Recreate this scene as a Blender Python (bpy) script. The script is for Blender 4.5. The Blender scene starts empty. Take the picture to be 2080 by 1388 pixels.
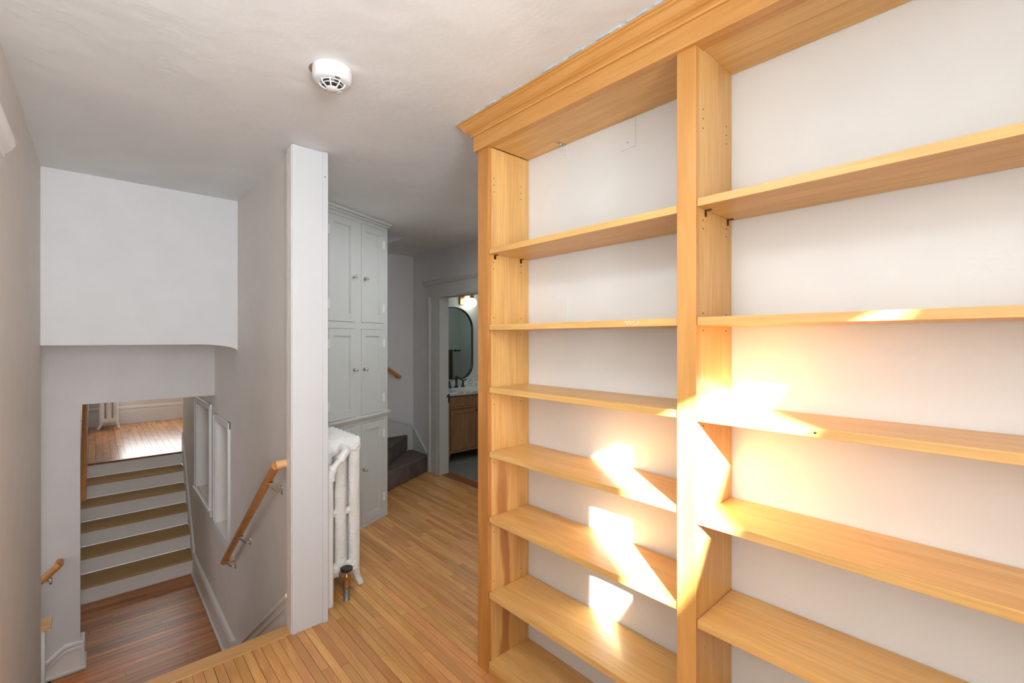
import bpy, bmesh, math, random
from mathutils import Matrix, Vector
random.seed(7)
SC = bpy.context.scene
COL = SC.collection
R = math.radians
# ------------------------------------------------------------------ camera, sky, sun, area lights, exposure
cd = bpy.data.cameras.new('camera'); cd.lens = 16.0; cd.sensor_width = 36.0; cd.sensor_fit = 'HORIZONTAL'
cd.shift_y = -0.0019; cd.clip_start = 0.02
cam = bpy.data.objects.new('camera', cd); COL.objects.link(cam)
cam.location = (0, 0, 1.48); cam.rotation_euler = (R(90), 0, -R(42.43))
SC.camera = cam
SC.view_settings.view_transform = 'Standard'; SC.view_settings.look = 'None'
SC.view_settings.gamma = 1.0; SC.view_settings.use_curve_mapping = False
SC.view_settings.exposure = 0.12
w = bpy.data.worlds.new('sky'); SC.world = w; w.use_nodes = True
w.node_tree.nodes['Background'].inputs[0].default_value = (0.75, 0.87, 1.0, 1)
w.node_tree.nodes['Background'].inputs[1].default_value = 1.2
sl = bpy.data.lights.new('sun', 'SUN'); sl.energy = 66.0; sl.angle = R(0.9); sl.color = (1.0, 0.94, 0.84)
sun = bpy.data.objects.new('sun', sl); COL.objects.link(sun)
sd = Vector((math.cos(R(51.6)), math.sin(R(51.6)), -0.452))
sun.rotation_euler = sd.to_track_quat('-Z', 'Y').to_euler()
def area(name, loc, direction, sx, sy, energy, color=(1, 1, 1), spread=180):
    l = bpy.data.lights.new(name, 'AREA'); l.shape = 'RECTANGLE'; l.size = sx; l.size_y = sy
    l.energy = energy; l.color = color; l.spread = R(spread)
    o = bpy.data.objects.new(name, l); COL.objects.link(o); o.location = loc
    o.rotation_euler = Vector(direction).to_track_quat('-Z', 'Y').to_euler()
    return o
area('rear_window_daylight', (0.02, -1.06, 1.6), (-0.26, 1, 0.28), 0.7, 1.2, 47, (0.86, 0.94, 1.0), 112)
area('side_fill', (-0.22, 0.55, 1.25), (1, 0.1, 0.0), 0.85, 1.5, 4, (0.89, 0.95, 1.0))  # added fill towards the bookcase, no opening in the wall here
area('far_window_daylight', (0.80, 10.04, 1.25), (0, -1, -0.05), 0.95, 1.4, 24, (1.0, 0.98, 0.95))
area('stair_shaft_fill', (1.3, 4.35, 4.0), (0.1, 0, -1), 0.7, 0.5, 2.0, (0.92, 0.96, 1.0))  # added dim fill inside the stair shaft, no window up there
area('landing_side_fill', (-1.2, 4.15, 0.2), (1, 0, -0.1), 0.6, 1.2, 4, (0.97, 0.97, 1.0))  # added fill from the closed left end of the landing
area('bathroom_fill', (4.0, 4.1, 2.44), (0, 0, -1), 0.5, 0.5, 4.0, (0.93, 1.0, 0.97))  # added overhead fill for the bathroom, not a known fixture
area('room_fill', (0.15, 0.75, 2.40), (-0.1, 0.2, -1), 0.5, 0.5, 13, (0.93, 0.97, 1.0))  # added overhead fill, out of frame, lifts the near walls
area('hall_fill', (2.0, 2.7, 2.40), (0, 0, -1), 0.4, 0.4, 8.5, (0.93, 0.97, 1.0))  # added fill hidden past the bookcase to brighten the hall
area('landing_top_fill', (0.15, 4.1, 1.43), (0, 0.15, -1), 0.3, 0.3, 0.35, (0.97, 0.97, 1.0))  # added fill tucked under the soffit to lift the lower risers

# ------------------------------------------------------------------ materials
def new_mat(name):
    m = bpy.data.materials.new(name); m.use_nodes = True
    nt = m.node_tree; b = nt.nodes['Principled BSDF']
    return m, nt, b, nt.nodes, nt.links
def paint(name, col, rough=0.6, var=0.04, bump=0.05, scale=6.0, fine=120.0, spec=0.4):
    m, nt, b, N, L = new_mat(name)
    g = N.new('ShaderNodeNewGeometry')
    n = N.new('ShaderNodeTexNoise'); n.inputs['Scale'].default_value = scale; n.inputs['Detail'].default_value = 5
    L.new(g.outputs['Position'], n.inputs['Vector'])
    r = N.new('ShaderNodeValToRGB')
    r.color_ramp.elements[0].position = 0.3; r.color_ramp.elements[1].position = 0.7
    r.color_ramp.elements[0].color = (*[max(0, c*(1-var)) for c in col], 1)
    r.color_ramp.elements[1].color = (*[min(1, c*(1+var*0.6)) for c in col], 1)
    L.new(n.outputs['Fac'], r.inputs['Fac']); L.new(r.outputs['Color'], b.inputs['Base Color'])
    b.inputs['Roughness'].default_value = rough; b.inputs['Specular IOR Level'].default_value = spec
    if bump:
        n2 = N.new('ShaderNodeTexNoise'); n2.inputs['Scale'].default_value = fine; n2.inputs['Detail'].default_value = 3
        n3 = N.new('ShaderNodeTexNoise'); n3.inputs['Scale'].default_value = 9; n3.inputs['Detail'].default_value = 3
        L.new(g.outputs['Position'], n2.inputs['Vector']); L.new(g.outputs['Position'], n3.inputs['Vector'])
        a = N.new('ShaderNodeMath'); a.operation = 'MULTIPLY_ADD'; a.inputs[1].default_value = 4.0
        L.new(n3.outputs['Fac'], a.inputs[0]); L.new(n2.outputs['Fac'], a.inputs[2])
        bp = N.new('ShaderNodeBump'); bp.inputs['Strength'].default_value = bump; bp.inputs['Distance'].default_value = 0.01
        L.new(a.outputs[0], bp.inputs['Height']); L.new(bp.outputs['Normal'], b.inputs['Normal'])
    return m
def wood(name, ca, cb, cc, axis='z', rough=0.38, rand=0.0, streak=1.0, knots=True, spec=0.5, figure=0.5):
    """ca main, cb lighter/darker grain, cc streak colour; grain runs along axis"""
    m, nt, b, N, L = new_mat(name)
    g = N.new('ShaderNodeNewGeometry'); oi = N.new('ShaderNodeObjectInfo')
    off = N.new('ShaderNodeVectorMath'); off.operation = 'MULTIPLY_ADD'
    comb = N.new('ShaderNodeCombineXYZ')
    for i in range(3): L.new(oi.outputs['Random'], comb.inputs[i])
    off.inputs[1].default_value = (37.0, 53.0, 71.0)
    L.new(comb.outputs[0], off.inputs[0]); L.new(g.outputs['Position'], off.inputs[2])
    def noise(sc, along, detail=4, dist=0.0):
        mp = N.new('ShaderNodeMapping')
        s = [sc]*3; s['xyz'.index(axis)] = along
        mp.inputs['Scale'].default_value = s
        L.new(off.outputs[0], mp.inputs['Vector'])
        n = N.new('ShaderNodeTexNoise'); n.inputs['Scale'].default_value = 1.0
        n.inputs['Detail'].default_value = detail; n.inputs['Distortion'].default_value = dist
        L.new(mp.outputs[0], n.inputs['Vector']); return n
    n1 = noise(16, 1.6, 5, 1.2); n2 = noise(160, 5.0, 3); n3 = noise(7, 0.7, 3, 0.6)
    r = N.new('ShaderNodeValToRGB'); r.color_ramp.elements[0].position = 0.38; r.color_ramp.elements[1].position = 0.64
    r.color_ramp.elements[0].color = (*ca, 1); r.color_ramp.elements[1].color = (*cb, 1)
    L.new(n1.outputs['Fac'], r.inputs['Fac'])
    mx = N.new('ShaderNodeMix'); mx.data_type = 'RGBA'; mx.blend_type = 'MIX'
    L.new(r.outputs['Color'], mx.inputs[6]); mx.inputs[7].default_value = (*cc, 1)
    r3 = N.new('ShaderNodeMapRange'); r3.inputs['From Min'].default_value = 0.60; r3.inputs['From Max'].default_value = 0.78
    r3.inputs['To Max'].default_value = 0.75*streak
    L.new(n3.outputs['Fac'], r3.inputs['Value']); L.new(r3.outputs[0], mx.inputs[0])
    mf = N.new('ShaderNodeMapRange'); mf.inputs['From Min'].default_value = 0.3; mf.inputs['From Max'].default_value = 0.7
    mf.inputs['To Min'].default_value = 1 - 0.14*figure; mf.inputs['To Max'].default_value = 1 + 0.10*figure
    L.new(n2.outputs['Fac'], mf.inputs['Value'])
    m2 = N.new('ShaderNodeVectorMath'); m2.operation = 'SCALE'
    L.new(mx.outputs[2], m2.inputs[0]); L.new(mf.outputs[0], m2.inputs['Scale'])
    last = m2.outputs[0]
    if rand:
        mr = N.new('ShaderNodeMapRange'); mr.inputs['To Min'].default_value = 1-rand; mr.inputs['To Max'].default_value = 1+rand*0.7
        wn = N.new('ShaderNodeTexWhiteNoise'); wn.noise_dimensions = '1D'
        L.new(oi.outputs['Random'], wn.inputs['W']); L.new(wn.outputs['Value'], mr.inputs['Value'])
        hs = N.new('ShaderNodeHueSaturation'); L.new(last, hs.inputs['Color']); L.new(mr.outputs[0], hs.inputs['Value'])
        mh = N.new('ShaderNodeMapRange'); mh.inputs['To Min'].default_value = 0.493; mh.inputs['To Max'].default_value = 0.509
        L.new(oi.outputs['Random'], mh.inputs['Value']); L.new(mh.outputs[0], hs.inputs['Hue'])
        last = hs.outputs[0]
    if knots:
        v = N.new('ShaderNodeTexVoronoi'); v.inputs['Scale'].default_value = 5.0
        L.new(off.outputs[0], v.inputs['Vector'])
        kr = N.new('ShaderNodeMapRange'); kr.inputs['From Min'].default_value = 0.012; kr.inputs['From Max'].default_value = 0.03
        kr.inputs['To Min'].default_value = 0.75; kr.inputs['To Max'].default_value = 0.0
        L.new(v.outputs['Distance'], kr.inputs['Value'])
        mk = N.new('ShaderNodeMix'); mk.data_type = 'RGBA'
        L.new(kr.outputs[0], mk.inputs[0]); L.new(last, mk.inputs[6]); mk.inputs[7].default_value = (*[c*0.35 for c in ca], 1)
        last = mk.outputs[2]
    L.new(last, b.inputs['Base Color'])
    b.inputs['Roughness'].default_value = rough; b.inputs['Specular IOR Level'].default_value = spec
    bp = N.new('ShaderNodeBump'); bp.inputs['Strength'].default_value = 0.06; bp.inputs['Distance'].default_value = 0.003
    L.new(n2.outputs['Fac'], bp.inputs['Height']); L.new(bp.outputs['Normal'], b.inputs['Normal'])
    return m
def plain(name, col, rough=0.5, metal=0.0, spec=0.5, emit=None, es=0):
    m, nt, b, N, L = new_mat(name)
    n = N.new('ShaderNodeTexNoise'); n.inputs['Scale'].default_value = 40
    g = N.new('ShaderNodeNewGeometry'); L.new(g.outputs['Position'], n.inputs['Vector'])
    mr = N.new('ShaderNodeMapRange'); mr.inputs['To Min'].default_value = max(0.02, rough-0.06); mr.inputs['To Max'].default_value = min(1, rough+0.06)
    L.new(n.outputs['Fac'], mr.inputs['Value']); L.new(mr.outputs[0], b.inputs['Roughness'])
    b.inputs['Base Color'].default_value = (*col, 1); b.inputs['Metallic'].default_value = metal
    b.inputs['Specular IOR Level'].default_value = spec
    if emit: b.inputs['Emission Color'].default_value = (*emit, 1); b.inputs['Emission Strength'].default_value = es
    return m
def marble():
    m, nt, b, N, L = new_mat('marble')
    g = N.new('ShaderNodeNewGeometry'); n = N.new('ShaderNodeTexNoise'); n.inputs['Scale'].default_value = 7; n.inputs['Detail'].default_value = 8; n.inputs['Distortion'].default_value = 2.5
    L.new(g.outputs['Position'], n.inputs['Vector']); r = N.new('ShaderNodeValToRGB'); e = r.color_ramp.elements
    e[0].position = 0.44; e[0].color = (.78, .79, .78, 1); e[1].position = 0.56; e[1].color = (.80, .80, .79, 1)
    x = e.new(0.5); x.color = (.36, .38, .40, 1)
    L.new(n.outputs['Fac'], r.inputs['Fac']); L.new(r.outputs[0], b.inputs['Base Color']); b.inputs['Roughness'].default_value = 0.2
    return m
def carpet():
    m, nt, b, N, L = new_mat('carpet')
    g = N.new('ShaderNodeNewGeometry'); n = N.new('ShaderNodeTexNoise'); n.inputs['Scale'].default_value = 260; n.inputs['Detail'].default_value = 4
    n2 = N.new('ShaderNodeTexNoise'); n2.inputs['Scale'].default_value = 9
    L.new(g.outputs['Position'], n.inputs['Vector']); L.new(g.outputs['Position'], n2.inputs['Vector'])
    r = N.new('ShaderNodeValToRGB'); r.color_ramp.elements[0].position = .3; r.color_ramp.elements[1].position = .7
    r.color_ramp.elements[0].color = (.095, .075, .066, 1); r.color_ramp.elements[1].color = (.20, .155, .14, 1)
    a = N.new('ShaderNodeMath'); a.operation = 'MULTIPLY_ADD'; a.inputs[1].default_value = .5
    L.new(n2.outputs['Fac'], a.inputs[0]); h = N.new('ShaderNodeMath'); h.operation = 'MULTIPLY'; h.inputs[1].default_value = .5
    L.new(n.outputs['Fac'], h.inputs[0]); L.new(h.outputs[0], a.inputs[2])
    L.new(a.outputs[0], r.inputs['Fac']); L.new(r.outputs[0], b.inputs['Base Color']); b.inputs['Roughness'].default_value = 1
    b.inputs['Specular IOR Level'].default_value = .1
    bp = N.new('ShaderNodeBump'); bp.inputs['Strength'].default_value = .7; bp.inputs['Distance'].default_value = .004
    L.new(n.outputs['Fac'], bp.inputs['Height']); L.new(bp.outputs[0], b.inputs['Normal'])
    return m
def glass():
    m, nt, b, N, L = new_mat('glass'); N.remove(b)
    out = N['Material Output']; t = N.new('ShaderNodeBsdfTransparent'); g = N.new('ShaderNodeBsdfGlossy'); g.inputs['Roughness'].default_value = .02
    mx = N.new('ShaderNodeMixShader'); mx.inputs[0].default_value = .05; L.new(t.outputs[0], mx.inputs[1]); L.new(g.outputs[0], mx.inputs[2]); L.new(mx.outputs[0], out.inputs[0])
    return m
M = {}
M['wall'] = paint('wall_paint', (.755, .705, .66), .55, .03, .035)
M['wall_hall'] = paint('hall_wall_paint', (.66, .645, .64), .55, .03, .035)
M['wall_shaded'] = paint('wall_paint_shaded', (.62, .58, .555), .55, .03, .035)  # same wall paint, darkened to stand in for shade on the landing
M['bath_wall'] = paint('bath_wall_paint', (.66, .70, .66), .5, .02, .02)
M['cream'] = paint('cream_paint', (.745, .765, .765), .55, .02, .05)
M['ceiling'] = paint('ceiling_paint', (.775, .785, .785), .6, .07, .10, 2.0, 25)
M['trim'] = paint('white_gloss_trim', (.78, .765, .745), .35, .02, .02)
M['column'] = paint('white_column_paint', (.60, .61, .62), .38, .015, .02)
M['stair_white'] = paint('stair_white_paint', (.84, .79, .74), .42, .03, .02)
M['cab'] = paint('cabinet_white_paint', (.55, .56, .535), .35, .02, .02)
M['rad'] = paint('radiator_enamel', (.80, .79, .76), .33, .02, .6, 8, 60)
M['radpipe'] = paint('pipe_enamel', (.80, .79, .76), .33, .02, .06)
M['caulk'] = paint('bare_caulk', (.50, .56, .62), .8, .2, .3, 30)
birch = ((.68, .385, .125), (.76, .46, .165), (.50, .24, .06))
M['wood_z'] = wood('birch_vertical', birch[0], birch[1], (.44, .17, .05), 'z', .36, 0, .9, figure=.9)
M['wood_y'] = wood('birch_along', *birch, 'y', .36, 0, .5, figure=.9)
M['wood_x'] = wood('birch_across', *birch, 'x', .36, 0, .5)
edge = ((.58, .275, .068), (.66, .335, .10), (.42, .165, .04))
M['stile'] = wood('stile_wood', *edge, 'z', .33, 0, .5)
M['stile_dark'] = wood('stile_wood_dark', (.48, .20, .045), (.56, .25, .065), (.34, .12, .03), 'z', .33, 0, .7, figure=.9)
def heart_streak(m, x0, wdt, z1):
    nt = m.node_tree; N = nt.nodes; L = nt.links; b = N['Principled BSDF']; src = b.inputs['Base Color'].links[0].from_socket
    g = N.new('ShaderNodeNewGeometry'); sp_ = N.new('ShaderNodeSeparateXYZ'); L.new(g.outputs['Position'], sp_.inputs[0])
    mp = N.new('ShaderNodeMapping'); mp.inputs['Scale'].default_value = (6, 6, 2.2); L.new(g.outputs['Position'], mp.inputs[0])
    n = N.new('ShaderNodeTexNoise'); n.inputs['Scale'].default_value = 1; n.inputs['Detail'].default_value = 3; L.new(mp.outputs[0], n.inputs[0])
    def mth(op, a, c=None, d=None):
        k = N.new('ShaderNodeMath'); k.operation = op
        for i, v in enumerate((a, c, d)):
            if v is None: continue
            if isinstance(v, (int, float)): k.inputs[i].default_value = v
            else: L.new(v, k.inputs[i])
        return k.outputs[0]
    d = mth('ABSOLUTE', mth('MULTIPLY_ADD', n.outputs['Fac'], .12, mth('SUBTRACT', sp_.outputs['X'], x0+.06)))
    band = N.new('ShaderNodeMapRange'); band.inputs['From Min'].default_value = wdt; band.inputs['From Max'].default_value = wdt*.55; L.new(d, band.inputs['Value'])
    zf = N.new('ShaderNodeMapRange'); zf.inputs['From Min'].default_value = z1; zf.inputs['From Max'].default_value = z1-.25; L.new(sp_.outputs['Z'], zf.inputs['Value'])
    mx = N.new('ShaderNodeMix'); mx.data_type = 'RGBA'; L.new(mth('MULTIPLY', mth('MULTIPLY', band.outputs[0], zf.outputs[0]), .8), mx.inputs[0])
    L.new(src, mx.inputs[6]); mx.inputs[7].default_value = (.40, .145, .045, 1); L.new(mx.outputs[2], b.inputs['Base Color'])
    return m
M['wood_streak'] = heart_streak(wood('birch_heartwood', birch[0], birch[1], (.44, .17, .05), 'z', .36, 0, .9, figure=.9), 1.375, .030, 1.05)
M['header'] = wood('header_wood', *edge, 'y', .33, 0, .4)
M['floor'] = wood('maple_floor', (.58, .265, .085), (.69, .345, .12), (.34, .125, .035), 'y', .24, .20, 1.0)
M['nosing'] = wood('maple_nosing', (.60, .32, .11), (.68, .38, .145), (.42, .19, .055), 'x', .28, 0, .4)
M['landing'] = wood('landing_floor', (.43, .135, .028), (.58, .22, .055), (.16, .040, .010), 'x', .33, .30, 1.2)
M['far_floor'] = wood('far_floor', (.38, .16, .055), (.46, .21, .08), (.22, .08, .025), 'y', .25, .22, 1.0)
M['darkwood'] = wood('threshold_wood', (.22, .07, .02), (.30, .10, .03), (.12, .04, .01), 'y', .3, 0, .5)
M['rail'] = wood('rail_oak', (.50, .20, .055), (.58, .26, .08), (.36, .13, .035), 'y', .3, 0, .4, False)
M['rail_end'] = wood('rail_end_oak', (.66, .36, .15), (.72, .42, .19), (.55, .28, .1), 'x', .35, 0, .3, False)
M['vanity'] = wood('vanity_oak', (.30, .15, .065), (.38, .20, .09), (.21, .10, .04), 'z', .5, 0, .6, False)
M['tread'] = paint('tan_tread', (.46, .285, .115), .7, .05, .1)
M['joint'] = plain('dark_joint', (.03, .015, .008), .9)
M['hole'] = plain('pin_hole_dark', (.035, .015, .006), .9)
M['brown_metal'] = plain('bronze_clip', (.16, .09, .045), .4, .8)
M['nickel'] = plain('nickel', (.62, .60, .56), .25, 1)
M['brass'] = plain('aged_brass', (.55, .33, .13), .3, 1)
M['copper'] = plain('copper', (.46, .25, .13), .35, .9)
M['galv'] = plain('galvanised', (.30, .32, .31), .45, .8)
M['black'] = plain('black_handle', (.02, .018, .018), .35)
M['white_plastic'] = plain('white_plastic', (.70, .71, .72), .35)
M['marble'] = marble(); M['carpet'] = carpet(); M['glass'] = glass()
M['tile'] = paint('grey_tile', (.20, .20, .195), .45, .12, .05, 9)
M['towel'] = paint('towel_cloth', (.14, .09, .065), 1, .2, .6, 20, 300)
M['globe'] = plain('lit_globe', (.9, .9, .88), .3, 0, .5, (1.0, .95, .84), 7)
M['mirror'] = plain('mirror_glass', (.62, .68, .66), .03, 1); 
for n in M['mirror'].node_tree.nodes:
    if n.type == 'MAP_RANGE': n.inputs['To Min'].default_value = 0.0; n.inputs['To Max'].default_value = 0.01
M['patch'] = paint('bare_plaster_patch', (.42, .24, .12), .9, .2, .2, 60)

# ------------------------------------------------------------------ helpers
WM = {}
class MB:
    def __init__(s): s.bm = bmesh.new()
    def box(s, x0, x1, y0, y1, z0, z1):
        v = [s.bm.verts.new((x, y, z)) for x in (x0, x1) for y in (y0, y1) for z in (z0, z1)]
        for f in ((0,1,3,2), (4,6,7,5), (0,4,5,1), (2,3,7,6), (0,2,6,4), (1,5,7,3)): s.bm.faces.new([v[i] for i in f])
        return s
    def prism(s, poly, a0, a1, plane='xy'):
        def P(u, v, a): return {'xy': (u, v, a), 'yz': (a, u, v), 'xz': (u, a, v)}[plane]
        lo = [s.bm.verts.new(P(u, v, a0)) for u, v in poly]; hi = [s.bm.verts.new(P(u, v, a1)) for u, v in poly]
        n = len(poly); s.bm.faces.new(lo[::-1]); s.bm.faces.new(hi)
        for i in range(n): s.bm.faces.new((lo[i], lo[(i+1) % n], hi[(i+1) % n], hi[i]))
        return s
    def tube(s, pts, r, seg=12, caps=True):
        pts = [Vector(p) for p in pts]; rr = r if isinstance(r, (list, tuple)) else [r]*len(pts)
        rings = []; up0 = None
        for i, p in enumerate(pts):
            if i == 0: d = pts[1]-pts[0]
            elif i == len(pts)-1: d = pts[-1]-pts[-2]
            else: d = (pts[i+1]-p).normalized() + (p-pts[i-1]).normalized()
            d.normalize()
            if up0 is None: up0 = Vector((0, 0, 1)) if abs(d.z) < .9 else Vector((1, 0, 0))
            a = d.cross(up0).normalized(); b = a.cross(d).normalized(); up0 = b
            k = 1.0
            if 0 < i < len(pts)-1:
                c = (pts[i+1]-p).normalized().dot((p-pts[i-1]).normalized()); k = 1
            rings.append([s.bm.verts.new(p + (a*math.cos(t)+b*math.sin(t))*rr[i]*k) for t in [2*math.pi*j/seg for j in range(seg)]])
        for i in range(len(rings)-1):
            for j in range(seg):
                s.bm.faces.new((rings[i][j], rings[i][(j+1) % seg], rings[i+1][(j+1) % seg], rings[i+1][j]))
        if caps: s.bm.faces.new(rings[0][::-1]); s.bm.faces.new(rings[-1])
        return s
    def lathe(s, prof, c=(0, 0, 0), axis='z', seg=24, sx=1, sy=1):
        rings = []
        for r, h in prof:
            ring = []
            for j in range(seg):
                t = 2*math.pi*j/seg; u, v = max(r, 1e-4)*math.cos(t)*sx, max(r, 1e-4)*math.sin(t)*sy
                p = {'z': (u, v, h), 'y': (u, h, v), 'x': (h, u, v)}[axis]
                ring.append(s.bm.verts.new((c[0]+p[0], c[1]+p[1], c[2]+p[2])))
            rings.append(ring)
        for i in range(len(rings)-1):
            for j in range(seg): s.bm.faces.new((rings[i][j], rings[i][(j+1) % seg], rings[i+1][(j+1) % seg], rings[i+1][j]))
        s.bm.faces.new(rings[0][::-1]); s.bm.faces.new(rings[-1])
        return s
    def ball(s, c, r, seg=20, sz=1):
        n = 10
        return s.lathe([(r*math.sin(math.pi*i/n), -r*sz*math.cos(math.pi*i/n)) for i in range(n+1)], c, 'z', seg)
    def build(s, name, mat, parent=None, local=False, bevel=0, smooth=False, origin=None, seg=2):
        bmesh.ops.recalc_face_normals(s.bm, faces=s.bm.faces)
        me = bpy.data.meshes.new(name)
        vs = s.bm.verts
        mn = [min(v.co[i] for v in vs) for i in range(3)]; mx = [max(v.co[i] for v in vs) for i in range(3)]
        c = Vector(((mn[0]+mx[0])/2, (mn[1]+mx[1])/2, mn[2])) if origin is None else Vector(origin)
        for v in vs: v.co -= c
        s.bm.to_mesh(me); s.bm.free()
        if smooth:
            for p in me.polygons: p.use_smooth = True
        me.materials.append(mat if not isinstance(mat, str) else M[mat])
        o = bpy.data.objects.new(name, me); COL.objects.link(o); o.location = c
        T = Matrix.Translation(c)
        if parent:
            o.parent = parent; pw = WM[parent.name]
            if local: WM[o.name] = pw @ T if parent.type == 'EMPTY' else pw @ T
            if local:
                if parent.type == 'EMPTY': WM[o.name] = T; WM[o.name+'#'] = T
                else:
                    pl = WM[parent.name+'#']; o.matrix_parent_inverse = pl.inverted(); WM[o.name+'#'] = T
                WM[o.name] = T
            else:
                o.matrix_parent_inverse = pw.inverted(); WM[o.name] = T
        else: WM[o.name] = T
        if bevel:
            b = o.modifiers.new('bevel', 'BEVEL'); b.width = bevel; b.segments = seg; b.limit_method = 'ANGLE'; b.angle_limit = R(40)
        if smooth:
            try: me.set_sharp_from_angle(angle=R(45))
            except Exception: pass
        return o
def tag(o, label=None, cat=None, group=None, kind=None):
    if label: o['label'] = label
    if cat: o['category'] = cat
    if group: o['group'] = group
    if kind: o['kind'] = kind
    return o
def empty(name, loc, label, cat, rz=0, group=None):
    o = bpy.data.objects.new(name, None); COL.objects.link(o); o.location = loc; o.rotation_euler = (0, 0, rz); o.empty_display_size = .1
    WM[o.name] = Matrix.Translation(Vector(loc)) @ Matrix.Rotation(rz, 4, 'Z')
    return tag(o, label, cat, group)
def bx(name, mat, d, parent=None, **k): return MB().box(*d).build(name, mat, parent, **k)
def struct(name, mb, mat, label, **k):
    o = mb.build(name, mat, **k); o['kind'] = 'structure'; o['label'] = label; return o
CUBE = {}
def cube_mesh(mat):
    if mat not in CUBE:
        bm = bmesh.new(); bmesh.ops.create_cube(bm, size=1.0); me = bpy.data.meshes.new('board'); bm.to_mesh(me); bm.free(); me.materials.append(M[mat]); CUBE[mat] = me
    return CUBE[mat]
def board(name, mat, d, parent):
    o = bpy.data.objects.new(name, cube_mesh(mat)); COL.objects.link(o)
    c = Vector(((d[0]+d[1])/2, (d[2]+d[3])/2, (d[4]+d[5])/2)); o.location = c; o.scale = (d[1]-d[0], d[3]-d[2], d[5]-d[4])
    o.parent = parent; o.matrix_parent_inverse = WM[parent.name].inverted(); return o

# ------------------------------------------------------------------ STRUCTURE
CZ = 2.462; LZ = -0.904; FZ = 0.056
XL = -0.232; XR = 0.742; XP = 0.896
def wall(name, mat, axis, a0, a1, b0, b1, z0, z1, holes, label):
    """wall slab; axis 'x': thickness a0..a1 along x, runs b0..b1 along y. holes (b0,b1,z0,z1)"""
    mb = MB()
    bs = sorted({b0, b1, *[h[0] for h in holes], *[h[1] for h in holes]}); zs = sorted({z0, z1, *[h[2] for h in holes], *[h[3] for h in holes]})
    for i in range(len(bs)-1):
        run = None
        for j in range(len(zs)-1):
            bm_, zm = (bs[i]+bs[i+1])/2, (zs[j]+zs[j+1])/2
            solid = not any(h[0] < bm_ < h[1] and h[2] < zm < h[3] for h in holes)
            if solid:
                if run is None: run = zs[j]
            if (not solid or j == len(zs)-2) and run is not None:
                top = zs[j+1] if solid else zs[j]
                if axis == 'x': mb.box(a0, a1, bs[i], bs[i+1], run, top)
                else: mb.box(bs[i], bs[i+1], a0, a1, run, top)
                run = None
    bmesh.ops.remove_doubles(mb.bm, verts=mb.bm.verts, dist=1e-5)
    return struct(name, mb, mat, label)
# floors ------------------------------------------------------------
def planks(name, base_d, regions, axis, width, mat, z, lens, label, cap=300, thick=.018, gap=.0020, vis=None):
    fl = bx(name, 'joint', base_d); tag(fl, label, kind='structure')
    items = []
    for (u0, u1, v0, v1) in regions:      # u across, v along
        n = max(1, round((u1-u0)/width)); wd = (u1-u0)/n
        for i in range(n):
            v = v0 - random.random()*lens[0]*0.8
            while v < v1 - 0.02:
                ln = random.uniform(*lens); e = v+ln
                if v1 - e < .12: e = v1
                a, b_ = max(v, v0), min(e, v1)
                if b_-a > .02: items.append((u0+i*wd, u0+(i+1)*wd, a, b_))
                v = e
    out = []
    for it in items:
        g = gap*random.choice((.5, .7, 1, 1, 1.5)); 
        if axis == 'y': d = (it[0]+g/2, it[1]-g/2, it[2]+g/2, it[3]-g/2, z-thick, z+random.uniform(-.0004, .0003))
        else: d = (it[2]+g/2, it[3]-g/2, it[0]+g/2, it[1]-g/2, z-thick, z+random.uniform(-.0004, .0003))
        out.append(d)
    seen = [d for d in out if vis is None or vis(d)]; hid = [d for d in out if not (vis is None or vis(d))]
    seen.sort(key=lambda d: (d[0]+d[1])**2/4+(d[2]+d[3])**2/4)
    for d in seen[:cap]: board('floorboard', mat, d, fl)
    rest = seen[cap:]+hid
    if rest:
        mb = MB()
        for d in rest: mb.box(*d)
        o = mb.build('floorboards', mat, fl); o['kind'] = 'stuff'
    return fl
def infront(d):
    x, y = (d[0]+d[1])/2, d[3]
    if y < 0.95: return False
    if x > 1.32: return y > 1.66 + 0  and (y/ x) > 1.26 
    return True
fl = planks('floor', (-.8, 2.86, -1.1, 2.432, -.12, -.0185), [(-.75, XL, -1.1, -.95), (XL, XP, -1.1, 2.432), (XP, 2.80, -1.1, 4.78)], 'y', .0385, 'floor', 0.0, (.45, 1.35),
       'narrow golden maple strip floor running past the bookcase into the hall', vis=infront)
bx('subfloor', 'joint', (XP, 2.86, 2.432, 4.78, -.12, -.0185), fl)
o = bx('nosing', 'nosing', (XL, .727, 2.432, 2.522, -.026, .003), fl, bevel=.003); tag(o, 'pale wide nosing board along the top of the stairwell')
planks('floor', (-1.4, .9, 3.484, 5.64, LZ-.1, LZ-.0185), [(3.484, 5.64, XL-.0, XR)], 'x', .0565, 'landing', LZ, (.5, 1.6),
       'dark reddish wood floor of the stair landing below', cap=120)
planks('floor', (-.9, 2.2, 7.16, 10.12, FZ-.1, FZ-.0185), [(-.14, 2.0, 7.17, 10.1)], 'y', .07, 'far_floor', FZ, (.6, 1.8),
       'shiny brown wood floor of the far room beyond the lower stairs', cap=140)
tf = MB().box(2.80, 4.93, 3.3, 5.1, -.12, -.012); bath_floor = struct('floor', tf, 'joint', 'grey stone tile floor of the bathroom')
for i in range(7):
    for j in range(4):
        x0 = 2.905+i*.305; y0 = 3.42+j*.42
        board('floor_tile', 'tile', (x0+.001, min(x0+.303, 4.92), y0+.001, min(y0+.418, 5.08), -.012, -.002), bath_floor)
th = MB().box(2.785, 2.905, 3.3, 4.2, -.012, .008); struct('trim_1', th, 'darkwood', 'dark red wood threshold strip in the bathroom doorway', bevel=.003)

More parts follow.
